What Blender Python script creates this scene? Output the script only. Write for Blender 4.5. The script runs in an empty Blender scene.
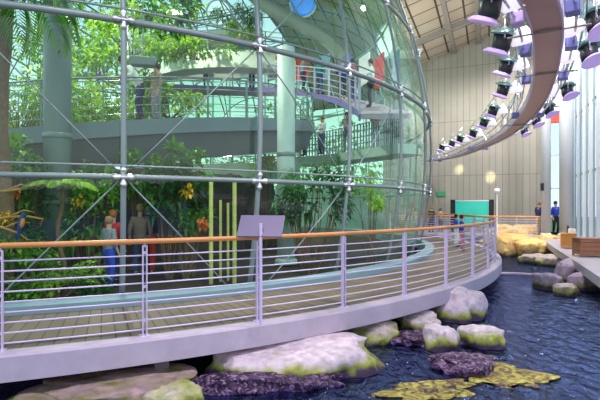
import bpy, math, random
from math import sin, cos, pi, sqrt, radians as R, atan2
from mathutils import Vector as V, Matrix, noise
random.seed(7)
C = bpy.context.scene.collection
F = 450.0; HY = 205.0; EYE = 1.5
CX, CY = -8.08, 18.52            # centre of the dome
RS, ZS = 12.91, 3.2              # sphere radius and centre height
WATER = -0.6
def P(px, py, d): return V(((px-300)/F*d, d, EYE+(HY-py)/F*d))      # a point measured from the photograph
AX = R(22.8); UX, UY = sin(AX), cos(AX)                             # building axis
def B(w, u, z=0.0): return V((UY*w+UX*u, -UX*w+UY*u, z))
def WU(p): return (UY*p.x-UX*p.y, UX*p.x+UY*p.y)
def ring(a, r, z=0.0): a = R(a); return V((CX+r*cos(a), CY+r*sin(a), z))

# ------------------------------------------------------------ materials
MATS = {}
def nodemat(name):
    m = bpy.data.materials.new(name); m.use_nodes = True; MATS[name] = m
    nt = m.node_tree; b = nt.nodes['Principled BSDF']
    return m, nt, b
def N(nt, t, **k):
    n = nt.nodes.new(t)
    for a, v in k.items():
        if a.startswith('i_'): n.inputs[a[2:]].default_value = v
        else: setattr(n, a, v)
    return n
def plain(name, col, rough=.5, metal=0, var=.12, scale=8, bump=0, emis=None, es=0, spec=.5):
    m, nt, b = nodemat(name); L = nt.links
    b.inputs['Roughness'].default_value = rough; b.inputs['Metallic'].default_value = metal
    b.inputs['Specular IOR Level'].default_value = spec
    tc = N(nt, 'ShaderNodeTexCoord'); nz = N(nt, 'ShaderNodeTexNoise'); nz.inputs['Scale'].default_value = scale; nz.inputs['Detail'].default_value = 4
    L.new(tc.outputs['Object'], nz.inputs['Vector'])
    mx = N(nt, 'ShaderNodeMix', data_type='RGBA')
    mx.inputs[6].default_value = (*[c*(1-var) for c in col], 1); mx.inputs[7].default_value = (*[min(1, c*(1+var)) for c in col], 1)
    L.new(nz.outputs['Fac'], mx.inputs[0]); L.new(mx.outputs[2], b.inputs['Base Color'])
    if bump:
        bp = N(nt, 'ShaderNodeBump'); bp.inputs['Strength'].default_value = bump; bp.inputs['Distance'].default_value = .03
        L.new(nz.outputs['Fac'], bp.inputs['Height']); L.new(bp.outputs[0], b.inputs['Normal'])
    if emis: b.inputs['Emission Color'].default_value = (*emis, 1); b.inputs['Emission Strength'].default_value = es
    return m
def glassmat(name, tint, refl=1.0, bump=0.0, ior=1.5, rough=.02, gcol=(1, 1, 1)):
    m = bpy.data.materials.new(name); m.use_nodes = True; MATS[name] = m
    nt = m.node_tree; nt.nodes.clear(); L = nt.links
    o = N(nt, 'ShaderNodeOutputMaterial'); t = N(nt, 'ShaderNodeBsdfTransparent'); t.inputs[0].default_value = (*tint, 1)
    g = N(nt, 'ShaderNodeBsdfGlossy'); g.inputs['Roughness'].default_value = rough; g.inputs[0].default_value = (*gcol, 1)
    fr = N(nt, 'ShaderNodeFresnel'); gb = N(nt, 'ShaderNodeNewGeometry'); mi = N(nt, 'ShaderNodeMapRange')   # a thin pane reflects the same from both sides
    mi.inputs['To Min'].default_value = ior; mi.inputs['To Max'].default_value = 1/ior; L.new(gb.outputs['Backfacing'], mi.inputs[0]); L.new(mi.outputs[0], fr.inputs['IOR'])
    mu = N(nt, 'ShaderNodeMath', operation='MULTIPLY'); mu.inputs[1].default_value = refl; mu.use_clamp = True
    mx = N(nt, 'ShaderNodeMixShader')
    L.new(fr.outputs[0], mu.inputs[0]); L.new(mu.outputs[0], mx.inputs[0]); L.new(t.outputs[0], mx.inputs[1]); L.new(g.outputs[0], mx.inputs[2])
    L.new(mx.outputs[0], o.inputs[0])
    if bump:
        tc = N(nt, 'ShaderNodeTexCoord'); mp = N(nt, 'ShaderNodeMapping'); mp.inputs['Scale'].default_value = (3, 3, .25)
        nz = N(nt, 'ShaderNodeTexNoise'); nz.inputs['Scale'].default_value = 1.6; nz.inputs['Detail'].default_value = 2
        bp = N(nt, 'ShaderNodeBump'); bp.inputs['Strength'].default_value = bump; bp.inputs['Distance'].default_value = .05
        L.new(tc.outputs['Object'], mp.inputs[0]); L.new(mp.outputs[0], nz.inputs['Vector']); L.new(nz.outputs['Fac'], bp.inputs['Height'])
        L.new(bp.outputs[0], g.inputs['Normal'])
    return m
def leafmat(name, dark, light):
    m, nt, b = nodemat(name); L = nt.links
    b.inputs['Roughness'].default_value = .4
    gi = N(nt, 'ShaderNodeNewGeometry'); mx = N(nt, 'ShaderNodeMix', data_type='RGBA')
    mx.inputs[6].default_value = (*dark, 1); mx.inputs[7].default_value = (*light, 1)
    L.new(gi.outputs['Random Per Island'], mx.inputs[0]); L.new(mx.outputs[2], b.inputs['Base Color'])
    tr = N(nt, 'ShaderNodeBsdfTranslucent'); L.new(mx.outputs[2], tr.inputs[0])
    ms = N(nt, 'ShaderNodeMixShader'); ms.inputs[0].default_value = .45
    out = [n for n in nt.nodes if n.type == 'OUTPUT_MATERIAL'][0]
    L.new(b.outputs[0], ms.inputs[1]); L.new(tr.outputs[0], ms.inputs[2]); L.new(ms.outputs[0], out.inputs[0])
    return m
GLASS = glassmat('dome glass', (.80, .95, .87), 1.0, .12, 1.45)
GLASSM = glassmat('mint glazing', (.80, .95, .86), .12, 0)
GLASSC = glassmat('clear glazing', (.82, .92, .97), .8, 0)
STEEL = plain('painted steel', (.21, .27, .27), .4, .25, .08)
STEELD = plain('dark teal steel', (.16, .21, .22), .5, .1)
LILAC = plain('lilac light tinted steel', (.62, .52, .72), .38, .1, .05)  # purple lilac cast of the lighting is put into the steel colour
CHROME = plain('polished steel', (.75, .74, .78), .2, .9, .05)
WOOD = plain('oiled orange timber', (.60, .25, .075), .35, 0, .22, 5)
BOXW = plain('brown timber', (.30, .12, .055), .45, 0, .3, 6)
BOXO = plain('orange timber', (.62, .25, .04), .45, 0, .3, 6)
CONC = plain('lilac light tinted concrete', (.46, .385, .45), .7, 0, .16, 6, .2)  # lilac light on the slab is mixed into the concrete colour
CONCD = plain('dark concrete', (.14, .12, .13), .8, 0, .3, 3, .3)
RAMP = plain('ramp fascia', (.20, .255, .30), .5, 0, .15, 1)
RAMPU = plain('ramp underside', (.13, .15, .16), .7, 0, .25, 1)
PURP = plain('violet fascia', (.22, .15, .42), .45, 0, .2, 2)
MINT = plain('mint plaster', (.42, .62, .46), .6, 0, .1, 2)
CREAM = plain('cream plaster', (.80, .84, .74), .7, 0, .1, 2)
COLP = plain('pale teal column', (.60, .74, .70), .5, 0, .08)
COLG = plain('grey teal column paint', (.27, .34, .36), .5, .1, .1, 1)
COLW = plain('white column paint', (.62, .66, .70), .4, 0, .06)
ROCKW = plain('dark planted rock', (.075, .05, .05), .9, 0, .6, 2.5, .8)
SOIL = plain('soil', (.05, .035, .025), .95, 0, .5, 4, .6)
BARK = plain('palm bark', (.20, .12, .07), .9, 0, .5, 20, .8)
BRANCH = plain('orange bark', (.55, .26, .08), .8, 0, .4, 12, .4)
BAMB = plain('yellow bamboo', (.62, .60, .17), .4, 0, .15, 5)
BEAM = plain('grey brown beam', (.24, .22, .20), .7)
BELLY = plain('mauve brown soffit', (.46, .29, .30), .35, .4, .12, 2)
BLACK = plain('black housing', (.012, .012, .016), .4)
REFL = plain('white lilac reflector', (.80, .74, .95), .25, .1, .03)
SHELLG = plain('green grey shell', (.30, .48, .44), .2, .7, .2, 6)
PLATEB = plain('blue violet plate', (.17, .18, .48), .45)
PLATEG = plain('blue tinted glass', (.25, .48, .62), .15)
PLATEL = plain('lilac plate', (.60, .46, .80), .45)
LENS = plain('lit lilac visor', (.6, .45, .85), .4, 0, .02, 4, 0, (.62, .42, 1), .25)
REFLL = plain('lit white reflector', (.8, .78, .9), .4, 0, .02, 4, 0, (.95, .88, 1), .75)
SIGNM = plain('mauve sign back', (.14, .115, .20), .4, .1, .06, 3)
TANK = plain('lit teal aquarium', (.02, .35, .28), .15, 0, .3, 1.2, 0, (.02, .42, .32), .55)
REDM = plain('red band', (.70, .07, .04), .5)
WHITE = plain('white paint', (.85, .85, .85), .5)
GREENS = plain('green sign', (.05, .30, .13), .5)
CURB = plain('teal metal curb', (.17, .28, .30), .6, .0, .12, 2)
SKINM = plain('skin', (.62, .34, .22), .6, 0, .06)
CLOTH = {k: plain(k+' cloth', c, .85, 0, .12, 20) for k, c in dict(white=(.8, .85, .85), blue=(.02, .07, .55), navy=(.02, .03, .09), black=(.015, .015, .02), red=(.55, .03, .03), tan=(.35, .24, .14), grey=(.25, .26, .29), teal=(.02, .22, .25), pink=(.6, .2, .3), denim=(.03, .09, .22)).items()}
HAIRM = {k: plain(k+' hair', c, .8, 0, .2, 30) for k, c in dict(brown=(.07, .035, .02), black=(.012, .01, .01), fair=(.36, .2, .08), ginger=(.42, .13, .03)).items()}
LF = {'mid': leafmat('mid leaves', (.03, .15, .02), (.22, .50, .05)),
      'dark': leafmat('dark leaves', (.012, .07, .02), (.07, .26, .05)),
      'lime': leafmat('lime leaves', (.16, .42, .03), (.60, .80, .08)),
      'gold': leafmat('golden leaves', (.25, .30, .03), (.80, .55, .05))}
FLOW = plain('yellow petals', (.95, .55, .03), .5); FLOR = plain('orange petals', (.95, .22, .02), .5); FLOD = plain('red petals', (.8, .04, .02), .5)

# deck boards run radially: stripes by angle about the dome centre
def deckmat():
    m, nt, b = nodemat('radial deck boards'); L = nt.links
    g = N(nt, 'ShaderNodeNewGeometry'); sep = N(nt, 'ShaderNodeSeparateXYZ'); L.new(g.outputs['Position'], sep.inputs[0])
    def M(op, a, bb=None):
        n = N(nt, 'ShaderNodeMath', operation=op)
        for i, x in enumerate((a, bb)):
            if x is None: continue
            if isinstance(x, (int, float)): n.inputs[i].default_value = x
            else: L.new(x, n.inputs[i])
        return n.outputs[0]
    x = M('SUBTRACT', sep.outputs[0], CX); y = M('SUBTRACT', sep.outputs[1], CY)
    t = M('MULTIPLY', M('ADD', M('ARCTAN2', y, x), 7.0), 13.9/.15)
    fr = M('FRACT', t); gap = M('LESS_THAN', fr, .10); fl = M('FLOOR', t)
    wn = N(nt, 'ShaderNodeTexWhiteNoise', noise_dimensions='1D'); L.new(fl, wn.inputs['W'])
    mx = N(nt, 'ShaderNodeMix', data_type='RGBA'); mx.inputs[6].default_value = (.125, .095, .058, 1); mx.inputs[7].default_value = (.18, .14, .088, 1)
    L.new(wn.outputs[0], mx.inputs[0])
    m2 = N(nt, 'ShaderNodeMix', data_type='RGBA'); L.new(gap, m2.inputs[0]); L.new(mx.outputs[2], m2.inputs[6]); m2.inputs[7].default_value = (.04, .03, .02, 1)
    L.new(m2.outputs[2], b.inputs['Base Color']); b.inputs['Roughness'].default_value = .6
    return m
DECK = deckmat()
def gridmat(name, c1, c2, cj, su, sw, jw=.04, rough=.8, tri=False):
    """panels laid out in building coordinates; tri: (along wall, height)"""
    m, nt, b = nodemat(name); L = nt.links
    g = N(nt, 'ShaderNodeNewGeometry'); mp = N(nt, 'ShaderNodeMapping'); mp.inputs['Rotation'].default_value = (0, 0, AX)
    L.new(g.outputs['Position'], mp.inputs[0]); sep = N(nt, 'ShaderNodeSeparateXYZ'); L.new(mp.outputs[0], sep.inputs[0])
    cmb = N(nt, 'ShaderNodeCombineXYZ'); L.new(sep.outputs[2 if tri else 1], cmb.inputs[0]); L.new(sep.outputs[0], cmb.inputs[1])
    br = N(nt, 'ShaderNodeTexBrick'); br.offset = 0 if tri else .0
    br.inputs['Color1'].default_value = (*c1, 1); br.inputs['Color2'].default_value = (*c2, 1); br.inputs['Mortar'].default_value = (*cj, 1)
    br.inputs['Scale'].default_value = 1; br.inputs['Brick Width'].default_value = su; br.inputs['Row Height'].default_value = sw
    br.inputs['Mortar Size'].default_value = jw; br.inputs['Mortar Smooth'].default_value = .2
    L.new(cmb.outputs[0], br.inputs['Vector'])
    nz = N(nt, 'ShaderNodeTexNoise'); nz.inputs['Scale'].default_value = .8; nz.inputs['Detail'].default_value = 6; L.new(g.outputs['Position'], nz.inputs['Vector'])
    mr = N(nt, 'ShaderNodeMapRange'); mr.inputs['To Min'].default_value = .8; mr.inputs['To Max'].default_value = 1.15; L.new(nz.outputs['Fac'], mr.inputs[0])
    vm = N(nt, 'ShaderNodeVectorMath', operation='SCALE'); L.new(br.outputs[0], vm.inputs[0]); L.new(mr.outputs[0], vm.inputs['Scale'])
    L.new(vm.outputs[0], b.inputs['Base Color']); b.inputs['Roughness'].default_value = rough
    return m
WALLM = gridmat('board marked concrete', (.30, .285, .245), (.265, .255, .22), (.12, .115, .10), 3.3, .36, .014, .8, True)
CEILM = gridmat('beige ceiling panels', (.45, .38, .30), (.40, .34, .27), (.05, .04, .035), 1.3, 1.15, .05)
PAVE = gridmat('grey lilac paving', (.42, .38, .42), (.38, .35, .39), (.22, .2, .22), 1.2, .9, .012, .35)
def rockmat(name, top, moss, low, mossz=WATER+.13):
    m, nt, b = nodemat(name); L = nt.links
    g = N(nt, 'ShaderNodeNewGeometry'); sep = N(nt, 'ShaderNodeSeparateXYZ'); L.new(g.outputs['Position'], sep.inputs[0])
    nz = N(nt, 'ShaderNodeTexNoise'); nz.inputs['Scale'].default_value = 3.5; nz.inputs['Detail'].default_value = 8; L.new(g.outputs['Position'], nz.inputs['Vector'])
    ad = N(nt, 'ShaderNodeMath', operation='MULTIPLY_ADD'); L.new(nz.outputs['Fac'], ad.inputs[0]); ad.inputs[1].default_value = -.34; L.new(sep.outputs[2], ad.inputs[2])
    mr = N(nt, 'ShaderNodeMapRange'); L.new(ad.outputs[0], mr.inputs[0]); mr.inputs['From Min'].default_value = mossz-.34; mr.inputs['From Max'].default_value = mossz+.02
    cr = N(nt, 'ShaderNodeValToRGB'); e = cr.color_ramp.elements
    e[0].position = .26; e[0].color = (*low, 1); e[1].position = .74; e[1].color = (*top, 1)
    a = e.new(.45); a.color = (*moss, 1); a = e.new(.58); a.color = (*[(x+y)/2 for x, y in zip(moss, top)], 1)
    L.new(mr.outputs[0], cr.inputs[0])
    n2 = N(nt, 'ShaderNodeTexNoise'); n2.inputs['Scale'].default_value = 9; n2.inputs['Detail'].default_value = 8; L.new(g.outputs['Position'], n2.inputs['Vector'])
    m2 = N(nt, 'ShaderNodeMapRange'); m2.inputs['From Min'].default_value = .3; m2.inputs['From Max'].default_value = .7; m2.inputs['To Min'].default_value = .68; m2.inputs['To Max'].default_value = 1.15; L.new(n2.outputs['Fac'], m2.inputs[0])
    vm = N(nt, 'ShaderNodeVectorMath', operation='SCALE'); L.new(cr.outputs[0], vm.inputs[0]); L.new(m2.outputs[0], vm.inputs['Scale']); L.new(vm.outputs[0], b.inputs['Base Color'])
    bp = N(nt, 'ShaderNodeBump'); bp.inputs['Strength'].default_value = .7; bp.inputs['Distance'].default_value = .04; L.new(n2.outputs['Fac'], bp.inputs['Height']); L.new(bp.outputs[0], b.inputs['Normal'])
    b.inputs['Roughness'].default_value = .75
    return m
ROCK = rockmat('lilac light tinted pale rock', (.66, .53, .57), (.33, .36, .03), (.06, .03, .06))  # top colour carries the pink lilac light falling on the rocks
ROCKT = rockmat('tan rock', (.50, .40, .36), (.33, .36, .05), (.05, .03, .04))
ROCKG = rockmat('gold light tinted beige rock', (.66, .44, .17), (.45, .34, .12), (.08, .05, .03))  # yellow light cast on the shore is partly painted into this colour
ROCK_SHADED = rockmat('brown rock', (.38, .26, .26), (.16, .15, .03), (.04, .02, .02))  # darkened colour paints in the shade under the walkway
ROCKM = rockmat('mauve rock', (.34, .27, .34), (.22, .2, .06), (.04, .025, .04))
def weedmat(name, cols, sc=7):
    m, nt, b = nodemat(name); L = nt.links
    g = N(nt, 'ShaderNodeNewGeometry'); nz = N(nt, 'ShaderNodeTexNoise'); nz.inputs['Scale'].default_value = sc; nz.inputs['Detail'].default_value = 6; nz.inputs['Distortion'].default_value = 1.2; L.new(g.outputs['Position'], nz.inputs['Vector'])
    cr = N(nt, 'ShaderNodeValToRGB'); e = cr.color_ramp.elements; cr.color_ramp.interpolation = 'LINEAR'
    e[0].position = .33; e[0].color = (*cols[0], 1); e[1].position = .68; e[1].color = (*cols[-1], 1)
    for i, c in enumerate(cols[1:-1]): a = e.new(.42+.1*i); a.color = (*c, 1)
    L.new(nz.outputs['Fac'], cr.inputs[0]); L.new(cr.outputs[0], b.inputs['Base Color']); b.inputs['Roughness'].default_value = .55
    bp = N(nt, 'ShaderNodeBump'); bp.inputs['Strength'].default_value = 1; bp.inputs['Distance'].default_value = .08; L.new(nz.outputs['Fac'], bp.inputs['Height']); L.new(bp.outputs[0], b.inputs['Normal'])
    return m
REEF = weedmat('purple weedy rock', [(.01, .005, .015), (.025, .01, .03), (.10, .035, .11), (.46, .30, .44)], 15)
KELP = weedmat('yellow weedy rock', [(.03, .015, .04), (.14, .08, .05), (.34, .27, .04), (.62, .55, .12)], 9)
def bedmat():
    m, nt, b = nodemat('pond bed'); L = nt.links
    g = N(nt, 'ShaderNodeNewGeometry'); nz = N(nt, 'ShaderNodeTexNoise'); nz.inputs['Scale'].default_value = 1.4; nz.inputs['Detail'].default_value = 9; L.new(g.outputs['Position'], nz.inputs['Vector'])
    cr = N(nt, 'ShaderNodeValToRGB'); e = cr.color_ramp.elements
    e[0].position = .3; e[0].color = (.008, .006, .03, 1); e[1].position = .72; e[1].color = (.22, .16, .04, 1)
    for p, c in ((.44, (.05, .015, .09)), (.52, (.01, .04, .09)), (.60, (.20, .05, .20))): a = e.new(p); a.color = (*c, 1)
    L.new(nz.outputs['Fac'], cr.inputs[0]); L.new(cr.outputs[0], b.inputs['Base Color']); return m
BED = bedmat()
def watermat():
    m = bpy.data.materials.new('pond water'); m.use_nodes = True
    nt = m.node_tree; nt.nodes.clear(); L = nt.links
    o = N(nt, 'ShaderNodeOutputMaterial'); t = N(nt, 'ShaderNodeBsdfTransparent'); t.inputs[0].default_value = (.78, .60, .84, 1)
    g = N(nt, 'ShaderNodeBsdfGlossy'); g.inputs['Roughness'].default_value = .06
    geo = N(nt, 'ShaderNodeNewGeometry'); mp = N(nt, 'ShaderNodeMapping'); mp.inputs['Scale'].default_value = (1, .55, 1); mp.inputs['Rotation'].default_value = (0, 0, .5); L.new(geo.outputs['Position'], mp.inputs[0])
    n1 = N(nt, 'ShaderNodeTexNoise'); n1.inputs['Scale'].default_value = 6.5; n1.inputs['Detail'].default_value = 5; n1.inputs['Distortion'].default_value = .8; L.new(mp.outputs[0], n1.inputs['Vector'])
    bp = N(nt, 'ShaderNodeBump'); bp.inputs['Strength'].default_value = .85; bp.inputs['Distance'].default_value = .10; L.new(n1.outputs['Fac'], bp.inputs['Height'])
    L.new(bp.outputs[0], g.inputs['Normal'])
    fr = N(nt, 'ShaderNodeFresnel'); fr.inputs['IOR'].default_value = 1.30; L.new(bp.outputs[0], fr.inputs['Normal'])
    mx = N(nt, 'ShaderNodeMixShader'); L.new(fr.outputs[0], mx.inputs[0]); L.new(t.outputs[0], mx.inputs[1]); L.new(g.outputs[0], mx.inputs[2]); L.new(mx.outputs[0], o.inputs[0])
    g.inputs[0].default_value = (.18, .24, .48, 1)
    return m
WATERM = watermat()

# ------------------------------------------------------------ mesh builder
class MB:
    def __init__(s): s.v = []; s.f = []
    def add(s, vs, fs):
        k = len(s.v); s.v += [tuple(p) for p in vs]; s.f += [tuple(i+k for i in f) for f in fs]; return s
    def box(s, c, size, rz=0, rot=None):
        c = V(c); hx, hy, hz = [a/2 for a in size]; M = rot if rot is not None else Matrix.Rotation(rz, 3, 'Z')
        vs = [c+M @ V((x*hx, y*hy, z*hz)) for x in (-1, 1) for y in (-1, 1) for z in (-1, 1)]
        return s.add(vs, [(0, 1, 3, 2), (4, 6, 7, 5), (0, 4, 5, 1), (2, 3, 7, 6), (0, 2, 6, 4), (1, 5, 7, 3)])
    def tube(s, pts, r, n=8, cap=True):
        pts = [V(p) for p in pts]; rs = r if isinstance(r, (list, tuple)) else [r]*len(pts)
        k = len(s.v); ref = None
        for i, p in enumerate(pts):
            d = (pts[min(i+1, len(pts)-1)]-pts[max(i-1, 0)]).normalized()
            if ref is None: ref = V((0, 0, 1)) if abs(d.z) < .9 else V((1, 0, 0))
            a = d.cross(ref).normalized(); b = a.cross(d).normalized(); ref = b
            for j in range(n):
                t = 2*pi*j/n; s.v.append(tuple(p+(a*cos(t)+b*sin(t))*rs[i]))
        for i in range(len(pts)-1):
            for j in range(n):
                s.f.append((k+i*n+j, k+i*n+(j+1) % n, k+(i+1)*n+(j+1) % n, k+(i+1)*n+j))
        if cap:
            s.f.append(tuple(k+j for j in range(n))[::-1]); s.f.append(tuple(k+(len(pts)-1)*n+j for j in range(n)))
        return s
    def lathe(s, prof, n=16, M=None, o=(0, 0, 0)):
        k = len(s.v); o = V(o)
        for (r, z) in prof:
            for j in range(n):
                t = 2*pi*j/n; p = V((r*cos(t), r*sin(t), z)); s.v.append(tuple(o+(M @ p if M else p)))
        for i in range(len(prof)-1):
            for j in range(n): s.f.append((k+i*n+j, k+i*n+(j+1) % n, k+(i+1)*n+(j+1) % n, k+(i+1)*n+j))
        s.f.append(tuple(k+j for j in range(n))[::-1]); s.f.append(tuple(k+(len(prof)-1)*n+j for j in range(n)))
        return s
    def sweep(s, path, prof, closed=True):
        """path: list of (point, outward unit vector); prof: (outward, up) pairs"""
        k = len(s.v); m = len(prof)
        for p, o in path:
            for (a, b) in prof: s.v.append(tuple(V(p)+V(o)*a+V((0, 0, b))))
        for i in range(len(path)-1):
            for j in range(m if closed else m-1):
                s.f.append((k+i*m+j, k+i*m+(j+1) % m, k+(i+1)*m+(j+1) % m, k+(i+1)*m+j))
        if closed: s.f.append(tuple(k+j for j in range(m))[::-1]); s.f.append(tuple(k+(len(path)-1)*m+j for j in range(m)))
        return s
    def arc(s, a0, a1, prof, n=None, z0=0.0, z1=None, r0=0.0):
        n = n or int(abs(a1-a0)/1.25)+1; z1 = z0 if z1 is None else z1
        path = []
        for i in range(n+1):
            t = i/n; a = R(a0+(a1-a0)*t); path.append((V((CX, CY, z0+(z1-z0)*t)), V((cos(a), sin(a), 0))))
        return s.sweep(path, prof)
    def build(s, name, mat, parent=None, smooth=False, bevel=0):
        me = bpy.data.meshes.new(name); vs = s.v
        if parent is not None:
            l = parent.matrix_basis.translation; q = parent.parent
            while q is not None: l = l+q.matrix_basis.translation; q = q.parent
            vs = [(a-l.x, b-l.y, c-l.z) for a, b, c in s.v]
        me.from_pydata(vs, [], s.f); me.materials.append(mat)
        if smooth: me.polygons.foreach_set('use_smooth', [True]*len(me.polygons))
        me.update(); o = bpy.data.objects.new(name, me); C.objects.link(o)
        if parent is not None: o.parent = parent
        if bevel: b = o.modifiers.new('bevel', 'BEVEL'); b.width = bevel; b.segments = 2; b.limit_method = 'ANGLE'
        return o
def recentre(o):
    """origin of a single-mesh thing to the middle of its base"""
    me = o.data; n = len(me.vertices)
    xs = [v.co.x for v in me.vertices]; ys = [v.co.y for v in me.vertices]; zs = [v.co.z for v in me.vertices]
    c = V(((min(xs)+max(xs))/2, (min(ys)+max(ys))/2, min(zs)))
    me.transform(Matrix.Translation(-c)); o.location = o.location+c; return o
def tag(o, label=None, cat=None, group=None, kind=None):
    if label: o['label'] = label
    if cat: o['category'] = cat
    if group: o['group'] = group
    if kind: o['kind'] = kind
    return o
def thing(name, label, cat, loc=(0, 0, 0), group=None):
    o = bpy.data.objects.new(name, None); C.objects.link(o); o.location = V(loc); o.empty_display_size = .2
    return tag(o, label, cat, group)
def struct(name, mb, mat, **k): return tag(mb.build(name, mat, **k), kind='structure')

# ------------------------------------------------------------ setting
def ceil_z(w, u):
    base = 11.55+.29*max(w, -4.4)
    rho2 = ((w+20)/16.5)**2+((u-16)/24)**2
    return base+(7.0*sqrt(1-rho2) if rho2 < 1 else 0)
SPLITW = -15.0
def ceil_patch(w0, w1, u0, u1, step=.5):
    mb = MB(); nw = int((w1-w0)/step); nu = int((u1-u0)/step)
    for i in range(nw+1):
        for j in range(nu+1):
            w = w0+(w1-w0)*i/nw; u = u0+(u1-u0)*j/nu; mb.v.append(tuple(B(w, u, ceil_z(w, u))))
    for i in range(nw):
        for j in range(nu):
            a = i*(nu+1)+j; mb.f.append((a, a+1, a+nu+2, a+nu+1))
    return mb
cm = ceil_patch(SPLITW, 4.6, -1.0, 39.0, .4)
# round skylights: glowing panes below the uncut roof, emission standing in for daylight
def hit_roof(px, py):
    d = 15.0
    while d < 60:
        p = P(px, py, d); w, u = WU(p)
        if p.z > ceil_z(w, u): return p
        d += .05
ceil = struct('ceiling', cm, CEILM, smooth=True)
for px, py, r, yaw, pit, col, e_, lb in ((303, 3, .80, 0, 20, (.05, .22, .85), .75, 'round blue skylight seen through the dome above the curved duct'),
        (387, 41, .92, -68, 5, (.95, .98, 1), .95, 'narrow looking white round skylight seen through the dome near its right edge'),
        (219, 13, .85, 15, 25, (.80, .90, 1), .95, 'pale round skylight above the hanging plants high in the dome')):
    p = hit_roof(px, py); d = p.y-1.6; p = P(px, py, d); t = thing('skylight', lb, 'skylight', p)
    M = Matrix.Rotation(R(yaw), 3, 'Z') @ Matrix.Rotation(R(90+pit), 3, 'X')
    MB().lathe([(r, -1.9), (r, 0), (r*1.10, .02), (r*1.10, .10), (r*.98, .12), (r*.97, .02), (.01, .02)], 32, M, p).build('frame', COLW, t)
    MB().lathe([(.01, .16), (r*.4, .14), (r*.75, .09), (r*.97, .03), (.01, .025)], 32, M, p).build('glowing_pane', plain('lit skylight glass %d' % px, col, .4, 0, .08, 1, 0, col, e_), t, smooth=True)
struct('ceiling_glazing', ceil_patch(-36.5, SPLITW, -2.0, 39.0, 1.0), GLASSM, smooth=True)
mb = MB()
for w in [SPLITW-i*2.4 for i in range(9)]:
    mb.tube([B(w, u, ceil_z(w, u)-.1) for u in range(-2, 40)], .07, 6)
for u in range(0, 40, 3): mb.tube([B(w, u, ceil_z(w, u)-.1) for w in [SPLITW-i for i in range(22)]], .05, 6)
struct('trim_1', mb, STEEL)
mb = MB()                                                          # ceiling beams
for w in (-1.95, -.55, 1.1, 3.1):
    for j in range(14, 29): mb.box(B(w, j+.5, ceil_z(w, j+.5)-.14), (.22, 1.02, .26), -AX)
for u in (25.1, 17.4):
    mb.sweep([(B(w/2, u, ceil_z(w/2, u)-.12), V((UX, UY, 0))) for w in range(-8, 9)], [(-.14, -.16), (.14, -.16), (.14, .12), (-.14, .12)])
struct('trim_2', mb, BEAM)
# concrete back wall with the window bay at its right end
def wallbox(mb, w0, w1, z0, z1, u, th=.3): mb.box(B((w0+w1)/2, u+th/2, (z0+z1)/2), (abs(w1-w0), th, z1-z0), -AX)
UB = 29.05; WB = 2.73
mb = MB(); wallbox(mb, -6.2, WB, -.6, 10.3, UB)
vs = [B(-6.2, UB, 10.3), B(WB, UB, 10.3), B(WB, UB, ceil_z(WB, UB)+.1), B(-4.4, UB, ceil_z(-4.4, UB)+.1), B(-6.2, UB, ceil_z(-6.2, UB)+.1)]
mb.add(vs, [(0, 1, 2, 3, 4)]); struct('wall_back', mb, WALLM)
mb = MB(); wallbox(mb, WB, 4.2, 7.1, 12.8, UB); struct('wall_over_window', mb, COLW)
mb = MB(); wallbox(mb, WB, 4.2, 6.15, 6.75, UB-.1, .2); struct('trim_3', mb, REDM)
mb = MB()
for w in (WB+.04, 3.2, 3.9): wallbox(mb, w-.035, w+.035, 0, 6.2, UB, .1)
for z in (2.4, 4.3): wallbox(mb, WB, 4.2, z, z+.07, UB, .1)
wf = struct('window_1', mb, COLW); tag(MB().box(B(3.45, UB+.12, 3.1), (1.5, .02, 6.1), -AX).build('window_pane', GLASSC, wf))
# side wall joining to the set-back glazed wall behind the dome
mb = MB(); mb.box(B(-6.2, 34, 7), (.3, 10, 15.5), -AX); struct('wall_side', mb, WALLM)
mb = MB()
for w in range(-36, -5, 2): wallbox(mb, w-.06, w+.06, -.6, 16.5, 38.8, .2)
for z in (3.2, 6.4, 9.6, 12.8): wallbox(mb, -36, -6.2, z, z+.14, 38.8, .2)
wf = struct('window_2', mb, COLP); MB().box(B(-21, 39.1, 8), (30, .02, 17), -AX).build('window_pane', GLASSM, wf)
mb = MB(); wallbox(mb, -36, -6.4, -.6, 3.0, 38.4, .3); struct('wall_low', mb, MINT)
# glazed right side with tall steel fins
mb = MB()
for u in [28.4-i*1.45 for i in range(14)]:
    mb.box(B(4.02, u, 6.3), (.14, .10, 12.8), -AX)
wf = struct('window_3', mb, COLW)
mb = MB()
for u in [27.7-i*1.45 for i in range(13)]: mb.tube([B(4.0, u, 0), B(4.0, u, 12.6)], .035, 8)
for z in (3.0, 6.0, 9.0): mb.tube([B(4.1, 29, z), B(4.1, 9, z)], .05, 6)
tag(mb.build('window_mullion', COLG, wf), kind=None)
MB().box(B(4.25, 19, 6.3), (.03, 20, 12.7), -AX).build('window_pane', GLASSC, wf)
# floors
mb = MB()
mb.box(B(-1.25+.6, 26.4, -.2), (8.6, 5.6, .4), -AX); struct('floor_far', mb, PAVE)
mb = MB(); mb.box(B(3.2, 16.5, -.11), (2.16, 26, .22), -AX); struct('floor_path', mb, PAVE)
mb = MB(); mb.box(B(3.4, 16.5, -.75), (1.5, 26, 1.06), -AX); struct('wall_path_base', mb, CONCD)
mb = MB(); mb.add([(-14, 1.2, -1.25), (18, 1.2, -1.25), (18, 30, -1.25), (-14, 30, -1.25)], [(0, 1, 2, 3)]); struct('floor_pond_bed', mb, BED)
# outside ground and far trees beyond the windows
mb = MB(); mb.add([(-90, -10, -1.6), (90, -10, -1.6), (90, 120, -1.6), (-90, 120, -1.6)], [(0, 1, 2, 3)]); struct('ground', mb, plain('outdoor lawn', (.16, .30, .08), .9, 0, .3, .3))
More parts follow.
